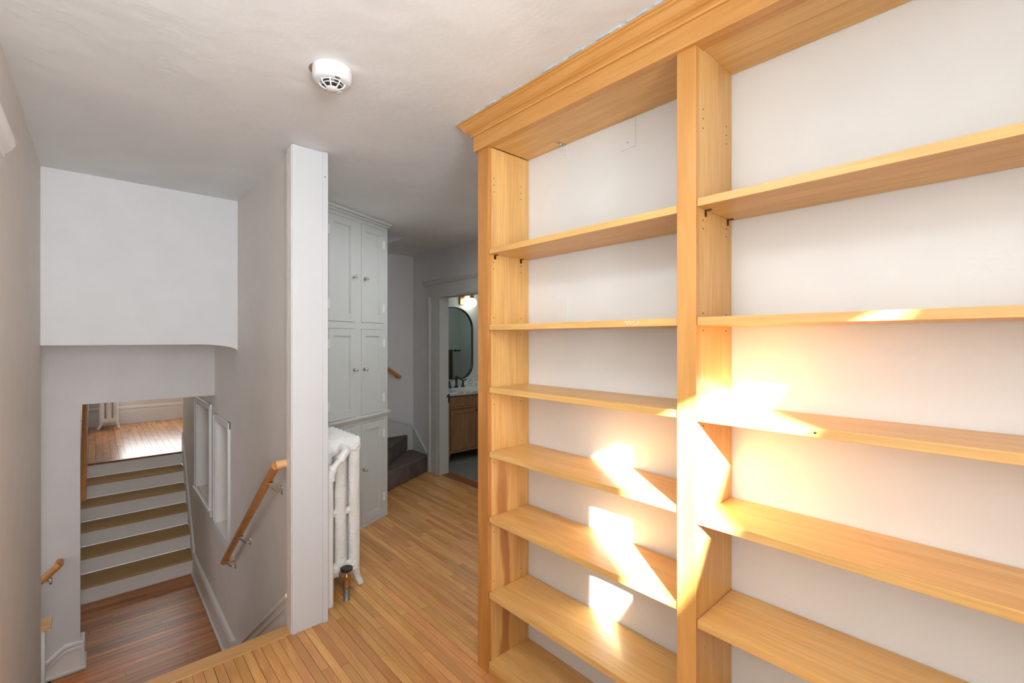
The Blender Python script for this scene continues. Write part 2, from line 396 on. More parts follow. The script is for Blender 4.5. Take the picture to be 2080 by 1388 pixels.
# ceiling ------------------------------------------------------------
cb = MB(); HX, HY = 2.2, 3.93
for d in ((-1.5, 5.0, -1.25, HY, CZ, CZ+.1), (-1.5, XP, HY, 4.86, CZ, CZ+.1), (HX, 5.0, HY, 4.86, CZ, CZ+.1), (-1.5, 5.0, 4.86, 10.3, CZ, CZ+.1)): cb.box(*d)
struct('ceiling', cb, 'ceiling', 'uneven off-white plaster ceiling with faint brownish patches')
ub = MB().box(.8, 2.3, HY-.1, HY, CZ+.1, 4.2).box(HX, HX+.1, HY, 4.88, CZ+.1, 4.2).box(.8, .896, HY, 4.88, CZ+.1, 4.2).box(.8, 2.3, HY-.1, 4.9, 4.2, 4.3)
struct('wall_attic', ub, 'wall_hall', 'grey walls of the stair shaft rising above the hall ceiling')

# walls ----------------------------------------------------------------
wall('wall_left', 'wall', 'x', XL-.09, XL, -.95, 3.74, -1.1, CZ, [(1.05, 1.90, 0, 2.0)], 'plain pinkish grey plaster wall at the left edge')
wall('wall_rear', 'wall', 'y', -1.20, -1.10, -.80, 1.62, 0, CZ, [(-.339, .75, .95, 2.347)], 'wall behind the camera with a window')
struct('wall_corner', MB().box(-.80, -.71, -1.1, -.86, 0, CZ).box(-.80, XL-.09, -.95, -.86, 0, CZ), 'wall', 'short wall returning beside the window behind the camera')
wall('wall_right', 'cream', 'x', 1.53, 1.62, -1.2, 1.63, 0, CZ, [], 'cream painted wall seen behind the bookcase shelves')
wall('wall_hall', 'wall_hall', 'y', 1.53, 1.63, 1.62, 2.87, 0, CZ, [], 'hall wall behind the bookcase')
# stairwell right wall with two niches
NA = (3.985, 4.455, -.045, .805); NB = (4.74, 5.44, .02, .86)
wall('wall_stair', 'wall', 'x', XR, XP-.02, 2.5, 5.6, -1.1, CZ, [NA, NB], 'pinkish grey wall on the right of the stairwell with two framed recesses')
mb = MB().prism([(XR, 5.6), (XP-.02, 5.6), (XP+.05, 7.16), (.825, 7.16)], -1.1, CZ, 'xy'); struct('wall_stair_far', mb, 'wall', 'wall along the right side of the lower steps')
# hall side of partition
struct('wall_partition', MB().box(XP-.02, XP, 2.5, 4.86, -.1, CZ), 'wall_hall', 'hall side of the partition wall behind the radiator')
# upper back wall with curved lower right corner and soffit
SZ = 1.447
poly = [(XL-.05, SZ), (.50, SZ)]
for i in range(1, 9):
    t = i/8*math.pi/2; poly.append((.50+.243*math.sin(t), SZ-.050*(1-math.cos(t))))
poly += [(XR+.01, CZ), (XL-.05, CZ)]
struct('wall_front', MB().prism(poly, 3.70, 3.79, 'xz'), 'wall_hall', 'bright white upper wall hanging over the stair landing')
poly2 = [(-1.4, SZ+.002), (.50, SZ+.002)]
for i in range(1, 9):
    t = i/8*math.pi/2; poly2.append((.50+.243*math.sin(t), SZ+.002-.050*(1-math.cos(t))))
poly2 += [(XR+.01, SZ+.12), (-1.4, SZ+.12)]
struct('wall_soffit', MB().prism(poly2, 3.79, 4.56, 'xz'), 'wall', 'low soffit over the landing with a rounded right edge')
wall('wall_landing', 'wall_shaded', 'y', 4.55, 4.65, -1.4, XR, -2.0, SZ+.1, [(-.084, XR+.01, LZ-.04, 1.008)], 'grey wall on the landing around the opening to the lower steps')
struct('wall_stair_left', MB().box(-.24, -.14, 4.65, 10.12, -1.0, CZ), 'wall', 'left wall beside the lower steps')
wall('wall_far', 'wall', 'y', 10.1, 10.2, -1.0, 2.2, 0, CZ, [(.35, 1.25, .56, 1.95)], 'end wall of the far room')
struct('wall_far_right', MB().box(2.0, 2.1, 7.1, 10.1, 0, CZ).box(.95, 2.1, 7.06, 7.16, 0, CZ), 'wall', 'side wall of the far room')
struct('wall_below_left', MB().box(-1.5, -1.4, 3.6, 4.7, -2.1, 1.6).box(-1.4, XL-.09, 3.64, 3.74, -2.1, SZ+.1).box(-1.5, XL, 3.6, 4.7, -2.2, -2.1), 'wall', 'lower stairwell walls turning left')
struct('wall_hall_back', MB().box(XP, 2.88, 4.78, 4.88, -.1, 4.3), 'wall_hall', 'grey hall wall behind the carpeted stairs')
wall('wall_bath', 'wall_hall', 'x', 2.78, 2.86, 1.53, 4.78, -.1, CZ, [(3.3, 4.2, 0, 1.955)], 'grey hall wall around the bathroom doorway')
struct('wall_bath_shell', MB().box(2.86, 4.7, 5.08, 5.18, -.1, CZ).box(4.93, 5.03, 3.22, 5.18, -.1, CZ).box(2.90, 4.93, 3.22, 3.32, -.1, CZ).box(4.7, 4.93, 5.08, 5.18, -.1, CZ).box(2.86, 2.90, 4.88, 5.08, -.1, CZ), 'bath_wall', 'pale greenish bathroom walls')

# column (end of partition)
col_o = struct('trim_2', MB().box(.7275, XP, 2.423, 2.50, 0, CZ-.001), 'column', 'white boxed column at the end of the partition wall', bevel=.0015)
bx('corner_strip', 'column', (.872, XP+.004, 2.417, 2.423, 0, CZ-.002), col_o, bevel=.001)
bx('corner_strip', 'column', (.7235, .746, 2.4185, 2.423, 0, CZ-.002), col_o, bevel=.001)
o = bx('side_strip', 'stair_white', (.7225, .7275, 2.432, 2.475, .003, CZ-.002), col_o, bevel=.001)
bx('side_strip', 'stair_white', (.7235, .742, 2.48, 2.512, -.2, CZ-.002), col_o, bevel=.001)
sc_ = MB().lathe([(.004, 0), (.004, -.003)], (.884, 2.417, 2.33), 'y', 10); sc_.build('screw', 'nickel', col_o)

# windows / niches in stair wall
def casing(name, x, y0, y1, z0, z1, wd, proj, depth, label, stool):
    t = MB()
    fr = [(y0-wd, y0, z0-(0 if stool else wd), z1+wd), (y1, y1+wd, z0-(0 if stool else wd), z1+wd)]
    root = MB(); root.box(x+depth, x+depth+.008, y0-.01, y1+.01, z0-.01, z1+.01)
    w_ = struct(name, root, 'stair_white', label)
    for (a, b_, c, d) in fr: bx('casing', 'trim', (x-proj, x, a, b_, c, d), w_, bevel=.003)
    bx('casing', 'trim', (x-proj*.9, x, y0-wd-(.02 if stool else 0), y1+wd+(.02 if stool else 0), z1, z1+wd), w_, bevel=.003)
    for (a, b_) in ((y0-wd, y0-wd+.012), (y1+wd-.012, y1+wd)): bx('casing_bead', 'trim', (x-proj-.006, x-proj, a, b_, z0, z1+wd), w_, bevel=.002)
    bx('casing_bead', 'trim', (x-proj-.006, x-proj, y0-wd, y1+wd, z1+wd-.012, z1+wd), w_, bevel=.002)
    j = .006
    for d in ((x, x+depth, y0, y0+j, z0, z1), (x, x+depth, y1-j, y1, z0, z1), (x, x+depth, y0+j, y1-j, z0, z0+j), (x, x+depth, y0+j, y1-j, z1-j, z1)): bx('jamb', 'stair_white', d, w_)
    if stool:
        bx('stool', 'trim', (x-.03, x, y0-wd-.02, y1+wd+.02, z0-.022, z0), w_, bevel=.004)
        bx('apron', 'trim', (x-.012, x, y0-wd, y1+wd, z0-.085, z0-.022), w_, bevel=.003)
    else:
        bx('casing', 'trim', (x-proj, x, y0, y1, z0-wd, z0), w_, bevel=.003)
    return w_
casing('window_1', XR, NA[0], NA[1], NA[2], NA[3], .055, .012, .118, 'white framed recess nearer the handrail in the stair wall', False)
casing('window_2', XR, NB[0], NB[1], NB[2], NB[3], .06, .014, .118, 'white framed recess with projecting sill above the lower steps', True)
# rear windows (out of frame, real openings for the light)
def rear_window(name, x0, x1, z0, z1, label):
    w_ = struct(name, MB().box(x0, x1, -1.155, -1.151, z0, z1), 'glass', label)
    for d in ((x0-.06, x0, z0-.06, z1+.06), (x1, x1+.06, z0-.06, z1+.06), (x0, x1, z0-.06, z0), (x0, x1, z1, z1+.06)): bx('casing', 'trim', (d[0], d[1], -1.10, -1.085, d[2], d[3]), w_)
    return w_
rear_window('window_3', -.339, .75, .95, 2.347, 'window behind the camera')
struct('sun_blocker', MB().prism([(-5, -3), (5, -3), (5, 7.0), (2.575, 7.0), (-5, -2.83)], -2.6, -2.2, 'xz'), 'wall', 'unseen gable-shaped slab added outside the window to shape the sun patches')  # added unseen blocker, its slanted edge cuts the sun beam
w5 = struct('window_4', MB().box(.35, 1.25, 10.16, 10.165, .56, 1.95), 'glass', 'window in the far room')

# door 1 casing on left wall (cap end just shows at the picture edge)
d1 = struct('door_1', MB().box(XL, XL+.022, 1.90, 2.005, 0, 2.0), 'trim', 'painted door casing on the left wall, only its cap shows')
bx('casing', 'trim', (XL, XL+.022, .95, 1.05, 0, 2.0), d1); bx('casing', 'trim', (XL, XL+.024, .95, 2.005, 2.0, 2.035), d1)
mb = MB().prism([(XL, 2.03), (XL+.026, 2.03), (XL+.028, 2.045), (XL+.042, 2.06), (XL+.05, 2.075), (XL+.05, 2.09), (XL, 2.09)], .93, 2.06, 'xz'); mb.build('cap', 'trim', d1)
bx('door_panel', 'trim', (XL-.06, XL-.02, 1.05, 1.90, .005, 1.995), d1)

# baseboards ------------------------------------------------------------
def base_profile(h, t): return [(0, 0), (t, 0), (t, h*.72), (t*.75, h*.76), (t*.9, h*.82), (t*1.25, h*.87), (t*1.1, h*.94), (t*.5, h), (0, h)]
h = .215
mb = MB().prism([(XR-a, LZ+b_) for a, b_ in base_profile(h, .018)], 3.78, 5.60, 'xz')
bb = struct('baseboard_right', mb, 'trim', 'white moulded baseboard along the landing right wall')
bx('corner_block', 'trim', (XR-.026, XR, 3.745, 3.78, LZ, LZ+h+.012), bb)
bx('shoe', 'trim', (XR-.034, XR-.018, 3.745, 5.6, LZ, LZ+.022), bb, bevel=.005)
# sloping stair skirt with two mouldings
def zl(y): return .109-.735*(y-2.6)
sk = struct('trim_3', MB().prism([(2.513, zl(2.513)-.16), (2.513, zl(2.513)-.02), (3.745, zl(3.745)-.02), (3.745, zl(3.745)-.16)], XR-.010, XR, 'yz'), 'stair_white', 'sloping stair skirting with parallel mouldings')
for o1, o2, pr in ((-.022, 0, .024), (-.07, -.052, .018)):
    MB().prism([(2.513, zl(2.513)+o1), (2.513, zl(2.513)+o2), (3.745, zl(3.745)+o2), (3.745, zl(3.745)+o1)], XR-pr, XR-.010, 'yz').build('skirt_moulding', 'stair_white', sk, bevel=.004)
# left landing baseboard (wall y=4.55) with kink down to the left, wrapping the opening corner
kx = -.165; top = LZ+.205
bl = struct('baseboard_left', MB().prism([(-.072, LZ), (-.072, top), (kx, top), (-.45, top-.235), (-.45, LZ-.3), (kx-.1, LZ-.3), (kx-.1, LZ)], 4.530, 4.55, 'xz'), 'stair_white', 'white baseboard dropping to the left at the landing corner')
for o1, o2, pr in ((-.018, .004, .012), (-.05, -.03, .009)):
    MB().prism([(-.062, top+o1), (-.062, top+o2), (kx, top+o2), (-.45, top-.235+o2), (-.45, top-.235+o1), (kx, top+o1)], 4.530-pr, 4.530, 'xz').build('base_moulding', 'trim', bl, bevel=.003)
bx('return', 'trim', (-.0835, -.0605, 4.527, 4.66, LZ, top), bl, bevel=.002)
bx('shoe', 'trim', (-.27, -.052, 4.512, 4.530, LZ, LZ+.022), bl, bevel=.004)
bx('return', 'trim', (-.0605, -.051, 4.527, 4.6, LZ, LZ+.085), bl, bevel=.002)
mb = MB().prism([(10.1-a, FZ+b_) for a, b_ in base_profile(.30, .022)], -.12, 2.0, 'yz'); fb = struct('baseboard_far', mb, 'trim', 'tall cream baseboard on the end wall of the far room')
bx('end_block', 'trim', (.815, .860, 7.15, 7.20, FZ, FZ+.16), fb, bevel=.006)
# hall skirting by the carpeted stair
hs = struct('baseboard_hall', MB().prism([(4.32, 0), (4.32, .185), (4.44, .195), (4.49, .225), (4.775, .47), (4.78, 0)], 2.762, 2.78, 'yz'), 'cab', 'grey white skirting climbing from the bathroom casing')
MB().prism([(4.32, .175), (4.32, .20), (4.45, .205), (4.765, .478), (4.765, .45), (4.46, .18)], 2.752, 2.762, 'yz').build('skirt_moulding', 'cab', hs, bevel=.003)
MB().prism([(2.765, .0), (2.765, .475), (2.45, .585), (1.85, .95), (1.0, 1.6), (1.0, 1.0), (1.85, .2)], 4.764, 4.78, 'xz').build('skirt_board', 'cab', hs)
MB().prism([(2.756, .455), (2.756, .482), (2.45, .592), (1.85, .96), (1.85, .93), (2.45, .565)], 4.754, 4.764, 'xz').build('skirt_moulding', 'cab', hs, bevel=.003)

# bathroom doorway casing
dz = 1.955
d2 = struct('door_2', MB().box(2.755, 2.78, 4.20, 4.36, 0, dz), 'cab', 'white casing of the bathroom doorway')
bx('back_band', 'cab', (2.735, 2.78, 4.36, 4.40, 0, dz), d2, bevel=.006)
bx('casing_bead', 'cab', (2.748, 2.755, 4.235, 4.25, .0, dz), d2, bevel=.002)
bx('jamb', 'cab', (2.755, 2.875, 4.182, 4.20, 0, dz), d2, bevel=.002)
bx('jamb', 'cab', (2.755, 2.875, 3.3, 3.318, 0, dz), d2)
bx('head_jamb', 'cab', (2.755, 2.875, 3.318, 4.182, dz-.015, dz+.003), d2)
bx('casing', 'cab', (2.755, 2.78, 3.14, 3.3, 0, dz), d2)
bx('head_casing', 'cab', (2.748, 2.78, 3.12, 4.42, dz, 2.085), d2, bevel=.002)
MB().prism([(2.78, 2.085), (2.742, 2.085), (2.735, 2.095), (2.722, 2.105), (2.712, 2.118), (2.712, 2.13), (2.78, 2.13)], 3.10, 4.465, 'xz').build('head_cap', 'cab', d2)
lt = MB().box(2.868, 2.882, 4.174, 4.183, .78, .88); l_ = lt.build('latch_plate', 'black', d2)
MB().box(2.85, 2.868, 4.168, 4.182, .845, .868).build('latch_bolt', 'black', d2)

# ------------------------------------------------------------------ SMOKE DETECTOR on ceiling
c = (.636, 1.667)
sm = empty('smoke_detector', (c[0], c[1], CZ-.07), 'round white smoke detector with dark slotted cage on the ceiling', 'smoke detector')
MB().lathe([(.068, CZ), (.0685, CZ-.03), (.066, CZ-.040), (.058, CZ-.047), (.046, CZ-.049), (.030, CZ-.049), (.0, CZ-.049)], (c[0], c[1], 0), 'z', 48).build('body', 'white_plastic', sm, smooth=True)
MB().lathe([(.036, CZ-.049), (.033, CZ-.060), (.024, CZ-.0665), (.0, CZ-.067)], (c[0], c[1], 0), 'z', 32).build('sensor_chamber', 'black', sm, smooth=True)
MB().lathe([(.022, CZ-.064), (.0225, CZ-.069), (.019, CZ-.0725), (.0, CZ-.0735)], (c[0], c[1], 0), 'z', 32).build('centre_cap', 'white_plastic', sm, smooth=True)
mb = MB(); rr = []
for zz, ra in ((CZ-.050, .0405), (CZ-.059, .0365)):
    seg = 40
    for j in range(seg):
        a, b_ = 2*math.pi*j/seg, 2*math.pi*(j+1)/seg
        mb.tube([(c[0]+ra*math.cos(a), c[1]+ra*math.sin(a), zz), (c[0]+ra*math.cos(b_), c[1]+ra*math.sin(b_), zz)], .0017, 6, False)
mb.build('cage_ring', 'white_plastic', sm, smooth=True)
for k in range(8):
    a = k*math.pi/4+.25; ca, sa = math.cos(a), math.sin(a)
    MB().tube([(c[0]+ca*.045, c[1]+sa*.045, CZ-.048), (c[0]+ca*.0385, c[1]+sa*.0385, CZ-.060), (c[0]+ca*.021, c[1]+sa*.021, CZ-.070)], .0026, 6).build('cage_rib', 'white_plastic', sm, smooth=True)
for k in range(3):
    a = math.atan2(-c[1], -c[0])+.35; ra = .047+k*.004
    MB().tube([(c[0]+ra*math.cos(a-.17), c[1]+ra*math.sin(a-.17), CZ-.0485), (c[0]+ra*math.cos(a+.17), c[1]+ra*math.sin(a+.17), CZ-.0485)], .0010, 6).build('sounder_slot', 'black', sm)
mb = MB().lathe([(.05, CZ-.0003), (.05, CZ-.0009)], (c[0]-.0235, c[1]+.0215, 0), 'z', 24)
struct('trim_4', mb, 'patch', 'brown unpainted patch of ceiling beside the smoke detector')

# ------------------------------------------------------------------ BOOKCASE
YA, YB, YC, YD = 1.555, .671, .612, -.275
XF, XB = 1.28, 1.528
bk = empty('bookcase', (1.40, .65, 0), 'tall built-in honey maple bookcase with crown moulding and open adjustable shelves', 'bookcase')
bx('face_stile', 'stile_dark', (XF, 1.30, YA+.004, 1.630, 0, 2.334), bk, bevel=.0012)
bx('face_stile', 'stile', (XF, 1.30, YC, YB-.000, 0, 2.334), bk, bevel=.0012)
bx('face_stile', 'stile', (XF, 1.30, YD-.06, YD, 0, 2.334), bk, bevel=.0012)
sp = []
def pins(panel, y, xs, zs):
    mb = MB()
    for x in xs:
        for z in zs: mb.lathe([(.0024, y-.0006), (.0024, y+.0004)], (x, 0, z), 'y', 8)
    o = mb.build('pin_holes', 'hole', panel); o['kind'] = 'stuff'
p1 = bx('side_panel', 'wood_streak', (1.2995, XB, YA, YA+.02, 0, 2.334), bk); 
bx('end_panel', 'wood_z', (1.2995, XB, 1.610, 1.630, 0, 2.40), bk)
p2 = bx('side_panel', 'wood_z', (1.2995, XB, YC, YC+.018, 0, 2.36), bk)
bx('side_panel', 'wood_z', (1.2995, XB, YB-.018, YB, 0, 2.36), bk)
bx('side_panel', 'wood_z', (1.2995, XB, YD-.02, YD, 0, 2.36), bk)
holes1 = [2.14, 2.17, 2.20, 1.825, 1.795, 1.578, 1.505, 1.22, 1.19, .93, .62, .40]
pins(p1, YA, (1.312, 1.478), holes1)
pins(p2, YC, (1.325, 1.487), [2.105, 2.133, 2.161, 1.833, 1.808, 1.558, 1.507, 1.225, .925, .63])
def shelf(y0, y1, ztop, sag=0, tilt=0):
    th = .0235
    o = MB().box(XF+.004, XB-.001, y0+.0015, y1-.0015, ztop-th, ztop).build('shelf', 'wood_y', bk, bevel=.0012)
    return o
for z in (1.882, 1.545, 1.269, .984, .694, .358): s_ = shelf(YB, YA, z); sp.append(s_)
for z in (1.889, 1.545, 1.266, .968, .668, .36): s_ = shelf(YD, YC, z); sp.append(s_)
bx('deck', 'wood_y', (XF+.003, XB, YB, YA, .030, .052), bk, bevel=.001); bx('deck', 'wood_y', (XF+.003, XB, YD, YC, .030, .052), bk, bevel=.001)
bx('toe_rail', 'header', (XF, 1.30, YB, YA, 0, .030), bk); bx('toe_rail', 'header', (XF, 1.30, YD, YC, 0, .030), bk)
bx('header_board', 'header', (1.266, 1.30, YD-.07, 1.645, 2.332, 2.425), bk, bevel=.0015)
bx('header_return', 'header', (1.30, XB, 1.630, 1.645, 2.332, 2.425), bk, bevel=.001)
bx('top_panel', 'wood_y', (1.30, XB, YB, YA, 2.338, 2.358), bk)
bx('top_panel', 'wood_y', (1.30, 1.412, YD, YC, 2.340, 2.358), bk, bevel=.0008); bx('top_panel', 'wood_y', (1.4135, XB, YD, YC, 2.3405, 2.358), bk, bevel=.0008)
bx('top_cleat', 'header', (1.30, 1.32, YD, YC, 2.320+.012, 2.3395), bk)
prof = [(0, 2.398), (.007, 2.398), (.010, 2.404), (.008, 2.410), (.013, 2.413), (.020, 2.415), (.030, 2.421), (.037, 2.430), (.041, 2.440), (.048, 2.4445), (.050, 2.448), (.056, 2.450), (.057, 2.456), (0, 2.456)]
mb = MB(); rings = []
for P_ in ((1.266, YD-.07, 1, 0), (1.266, 1.645, 1, 1), (XB, 1.645, 0, 1)):
    rings.append([mb.bm.verts.new((P_[0]-o_*P_[2], P_[1]+o_*P_[3], z)) for o_, z in prof])
for i in range(2):
    for j in range(len(prof)):
        k = (j+1) % len(prof); mb.bm.faces.new((rings[i][j], rings[i][k], rings[i+1][k], rings[i+1][j]))
mb.bm.faces.new(rings[0]); mb.bm.faces.new(rings[2][::-1])
mb.build('crown_moulding', 'header', bk)
# rough caulk between crown and ceiling
mb = MB(); y = YD-.05; x0 = 1.214
while y < 1.69:
    ln = random.uniform(.02, .07); mb.box(x0-random.uniform(.001, .012)*(1.3-.3*y), x0+.02, y, min(y+ln, 1.70), CZ-.0065, CZ-.0002); y += ln
struct('trim_5', mb, 'caulk', 'ragged unpainted grey plaster line above the bookcase crown')
def clip(parent, x, y, z, s=-1):
    mb = MB().box(x-.006, x+.006, y-.002, y, z-.015, z).box(x-.0045, x+.0045, y-.018, y, z-.0035, z)
    mb.lathe([(.006, y-.002), (.006, y)], (x, 0, z-.015), 'y', 12)
    o = mb.build('shelf_clip', 'brown_metal', parent); return o
for x in (1.340, 1.498): clip(sp[6], x, YC, 1.889-.0235)
for x in (1.318, 1.478): clip(sp[0], x, YA, 1.882-.0235)
# dark dowel caps on third shelf, left bay; torn label on second shelf front
for x, yy in ((1.44, .735), (1.352, .690)):
    MB().lathe([(.0085, 1.269), (.0085, 1.2696), (.006, 1.2698)], (x, yy, 0), 'z', 14).build('metal_pad', 'galv', sp[2])
    MB().lathe([(.0045, 1.2698), (.0045, 1.2701)], (x, yy, 0), 'z', 12).build('pad_hole', 'hole', sp[2])
mb = MB()
for i in range(9):
    yy = .80+.006*i+random.uniform(-.002, .002); zz = 1.524+random.uniform(.002, .014); mb.box(1.2828, 1.2842, yy, yy+random.uniform(.003, .007), zz, zz+random.uniform(.002, .004))
mb.build('torn_sticker', 'white_plastic', sp[1])
MB().lathe([(.0035, 0), (.0035, .0006)], (1.2836, .318, 1.254), 'x', 10, 1, .7).build('knot', 'hole', sp[8])
# wall plates behind shelves and angle bracket
def plate(y0, y1, z0, z1, label, hole=True):
    e = empty('blank_plate', (1.53, (y0+y1)/2, z0), label, 'wall plate', group=None)
    bx('plate', 'cream', (1.5255, 1.53, y0, y1, z0, z1), e, bevel=.0015)
    for zz in ((z0+.024,) if hole else (z0+.024,)):
        MB().lathe([(.0028, 1.5250), (.0028, 1.5258)], (0, (y0+y1)/2, zz), 'x', 10).build('screw_hole', 'galv' if hole else 'cream', e)
plate(.968, 1.037, 2.222, 2.333, 'cream blank wall plate with one open screw hole in the top left bay')
plate(1.308, 1.377, 1.5455, 1.668, 'cream painted blank wall plate standing just above the second shelf', False)
br = empty('angle_bracket', (1.52, 1.325, 2.30), 'small metal angle bracket joining the bookcase top to the wall', 'bracket')
mb = MB().box(1.478, 1.528, 1.317, 1.333, 2.334, 2.3375); mb.build('leg', 'nickel', br); MB().box(1.5265, 1.5295, 1.317, 1.333, 2.295, 2.3345).build('leg', 'cream', br)
for x in (1.488, 1.510): MB().lathe([(.0038, 2.3335), (.0038, 2.3342)], (x, 1.325, 0), 'z', 10).build('screw_hole', 'hole', br)

# ------------------------------------------------------------------ CORNER CUPBOARD
C0 = Vector((1.822, 3.556, 0)); ANG = math.atan2(.421, .907)
cb_ = empty('tall_cupboard', C0, 'tall white built-in cupboard with panelled doors set diagonally behind the radiator', 'cupboard', ANG)
def cl(name, mat, s0, s1, d0, d1, z0, z1, parent=cb_, **k):   # s from right end going left, d depth in front negative
    return MB().box(-s1, -s0, d0, d1, z0, z1).build(name, mat, parent, local=True, **k)
W_ = .74
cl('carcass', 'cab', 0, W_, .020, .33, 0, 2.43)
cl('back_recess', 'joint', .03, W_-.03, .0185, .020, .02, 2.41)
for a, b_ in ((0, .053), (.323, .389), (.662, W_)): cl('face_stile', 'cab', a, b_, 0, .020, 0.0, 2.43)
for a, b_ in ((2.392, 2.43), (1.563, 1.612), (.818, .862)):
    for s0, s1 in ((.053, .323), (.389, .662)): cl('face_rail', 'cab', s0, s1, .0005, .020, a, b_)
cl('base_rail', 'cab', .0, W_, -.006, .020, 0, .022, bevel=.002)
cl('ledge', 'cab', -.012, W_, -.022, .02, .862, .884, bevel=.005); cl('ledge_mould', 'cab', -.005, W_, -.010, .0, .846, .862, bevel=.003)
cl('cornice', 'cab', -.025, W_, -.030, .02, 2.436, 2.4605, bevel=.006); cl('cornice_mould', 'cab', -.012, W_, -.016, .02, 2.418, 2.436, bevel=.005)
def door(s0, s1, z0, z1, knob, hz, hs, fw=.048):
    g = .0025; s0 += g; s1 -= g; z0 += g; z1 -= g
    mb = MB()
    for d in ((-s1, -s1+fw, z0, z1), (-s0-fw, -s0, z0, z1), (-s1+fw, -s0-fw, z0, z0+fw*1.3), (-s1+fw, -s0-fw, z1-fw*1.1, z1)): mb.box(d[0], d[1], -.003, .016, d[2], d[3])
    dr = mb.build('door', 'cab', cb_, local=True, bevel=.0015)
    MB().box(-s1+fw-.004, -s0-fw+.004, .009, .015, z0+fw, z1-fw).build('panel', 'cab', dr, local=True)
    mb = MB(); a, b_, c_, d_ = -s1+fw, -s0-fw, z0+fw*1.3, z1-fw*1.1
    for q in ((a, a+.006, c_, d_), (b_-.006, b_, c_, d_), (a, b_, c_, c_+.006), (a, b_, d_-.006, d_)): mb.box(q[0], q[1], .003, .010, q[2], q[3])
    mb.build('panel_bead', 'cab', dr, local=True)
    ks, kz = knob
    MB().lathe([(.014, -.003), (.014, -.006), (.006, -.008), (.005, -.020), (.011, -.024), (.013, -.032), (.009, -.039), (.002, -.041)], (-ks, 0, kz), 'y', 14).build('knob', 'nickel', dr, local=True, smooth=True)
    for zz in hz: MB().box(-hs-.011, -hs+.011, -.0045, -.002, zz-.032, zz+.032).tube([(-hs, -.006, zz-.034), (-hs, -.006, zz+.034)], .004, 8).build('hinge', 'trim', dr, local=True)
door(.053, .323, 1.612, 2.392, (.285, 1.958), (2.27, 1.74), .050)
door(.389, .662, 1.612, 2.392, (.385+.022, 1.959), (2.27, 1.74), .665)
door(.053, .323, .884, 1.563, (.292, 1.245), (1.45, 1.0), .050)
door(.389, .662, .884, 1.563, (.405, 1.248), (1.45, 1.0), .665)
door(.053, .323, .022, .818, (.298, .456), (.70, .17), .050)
door(.389, .662, .022, .818, (.405, .456), (.70, .17), .665)

# ------------------------------------------------------------------ RADIATORS
def remeshed(mb, name, mat, voxel, smooth_it=3):
    bmesh.ops.recalc_face_normals(mb.bm, faces=mb.bm.faces)
    me = bpy.data.meshes.new(name); mb.bm.to_mesh(me); mb.bm.free()
    o = bpy.data.objects.new('tmp', me); COL.objects.link(o)
    r = o.modifiers.new('r', 'REMESH'); r.mode = 'VOXEL'; r.voxel_size = voxel; r.use_smooth_shade = True
    s_ = o.modifiers.new('s', 'SMOOTH'); s_.iterations = smooth_it; s_.factor = .5
    dg = bpy.context.evaluated_depsgraph_get(); me2 = bpy.data.meshes.new_from_object(o.evaluated_get(dg)); me2.name = name
    bpy.data.objects.remove(o); me2.materials.clear(); me2.materials.append(M[mat])
    for p in me2.polygons: p.use_smooth = True
    return me2
PX = (-.083, 0, .083); RH = .905
def section(feet, pitch=.064):
    mb = MB()
    for x in PX:
        mb.lathe([(.026, .11), (.0350, .14), (.0350, .78), (.032, .86)], (x, 0, 0), 'z', 16, 1, .76)
    # top and bottom headers, mid bridge
    mb.lathe([(.02, -.122), (.042, -.110), (.045, -.05), (.045, .05), (.042, .110), (.02, .122)], (0, 0, .845), 'x', 14, .60, 1)
    mb.lathe([(.02, -.122), (.036, -.110), (.040, 0), (.036, .110), (.02, .122)], (0, 0, .873), 'x', 14, .46, .85)
    mb.lathe([(.02, -.115), (.040, -.105), (.042, 0), (.040, .105), (.02, .115)], (0, 0, .135), 'x', 14, .62, 1)
    mb.lathe([(.02, -.10), (.022, 0), (.02, .10)], (0, 0, .47), 'x', 12, .9, 1)
    for x in PX:   # hubs joining sections
        if x: mb.lathe([(.022, -pitch/2), (.022, pitch/2)], (x*.9, 0, .135), 'y', 12); mb.lathe([(.022, -pitch/2), (.022, pitch/2)], (x*.9, 0, .845), 'y', 12)
    if feet:
        for s_ in (-1, 1):
            mb.tube([(s_*.085, 0, .15), (s_*.095, 0, .09), (s_*.108, 0, .045), (s_*.122, 0, .018), (s_*.124, 0, .006)], [.028, .024, .019, .018, .020], 12)
    return mb
sec_feet = remeshed(section(True), 'radiator_section', 'rad', .0045); sec = remeshed(section(False), 'radiator_section', 'rad', .0045)
def radiator(loc, n, label, zr=0, pitch=.064):
    r = empty('radiator', loc, label, 'radiator', zr)
    for i in range(n):
        o = bpy.data.objects.new('radiator_section', sec_feet if i in (0, n-1) else sec); COL.objects.link(o)
        o.parent = r; o.location = (0, pitch/2+i*pitch, 0)
    return r
rd = radiator((1.056, 2.615, 0), 7, 'white ornate cast iron radiator standing behind the white column')
p_ = MB().tube([(.958, 2.545, .0), (.958, 2.545, .715)], .0185, 18).tube([(.958, 2.545, .70), (.962, 2.545, .735), (.975, 2.545, .762)], .0255, 18)
p_.tube([(.970, 2.545, .752), (1.035, 2.548, .822)], .0185, 18).tube([(1.020, 2.548, .806), (1.050, 2.552, .838), (1.056, 2.575, .848), (1.056, 2.63, .850)], .0245, 18)
pp = p_.build('supply_pipe', 'radpipe', rd, smooth=True)
MB().tube([(.958, 2.545, .694), (.958, 2.545, .716)], .0285, 18).tube([(.968, 2.545, .750), (.982, 2.546, .765)], .0285, 18).tube([(1.014, 2.548, .799), (1.026, 2.548, .812)], .0275, 18).build('elbow_collar', 'radpipe', pp, smooth=True)
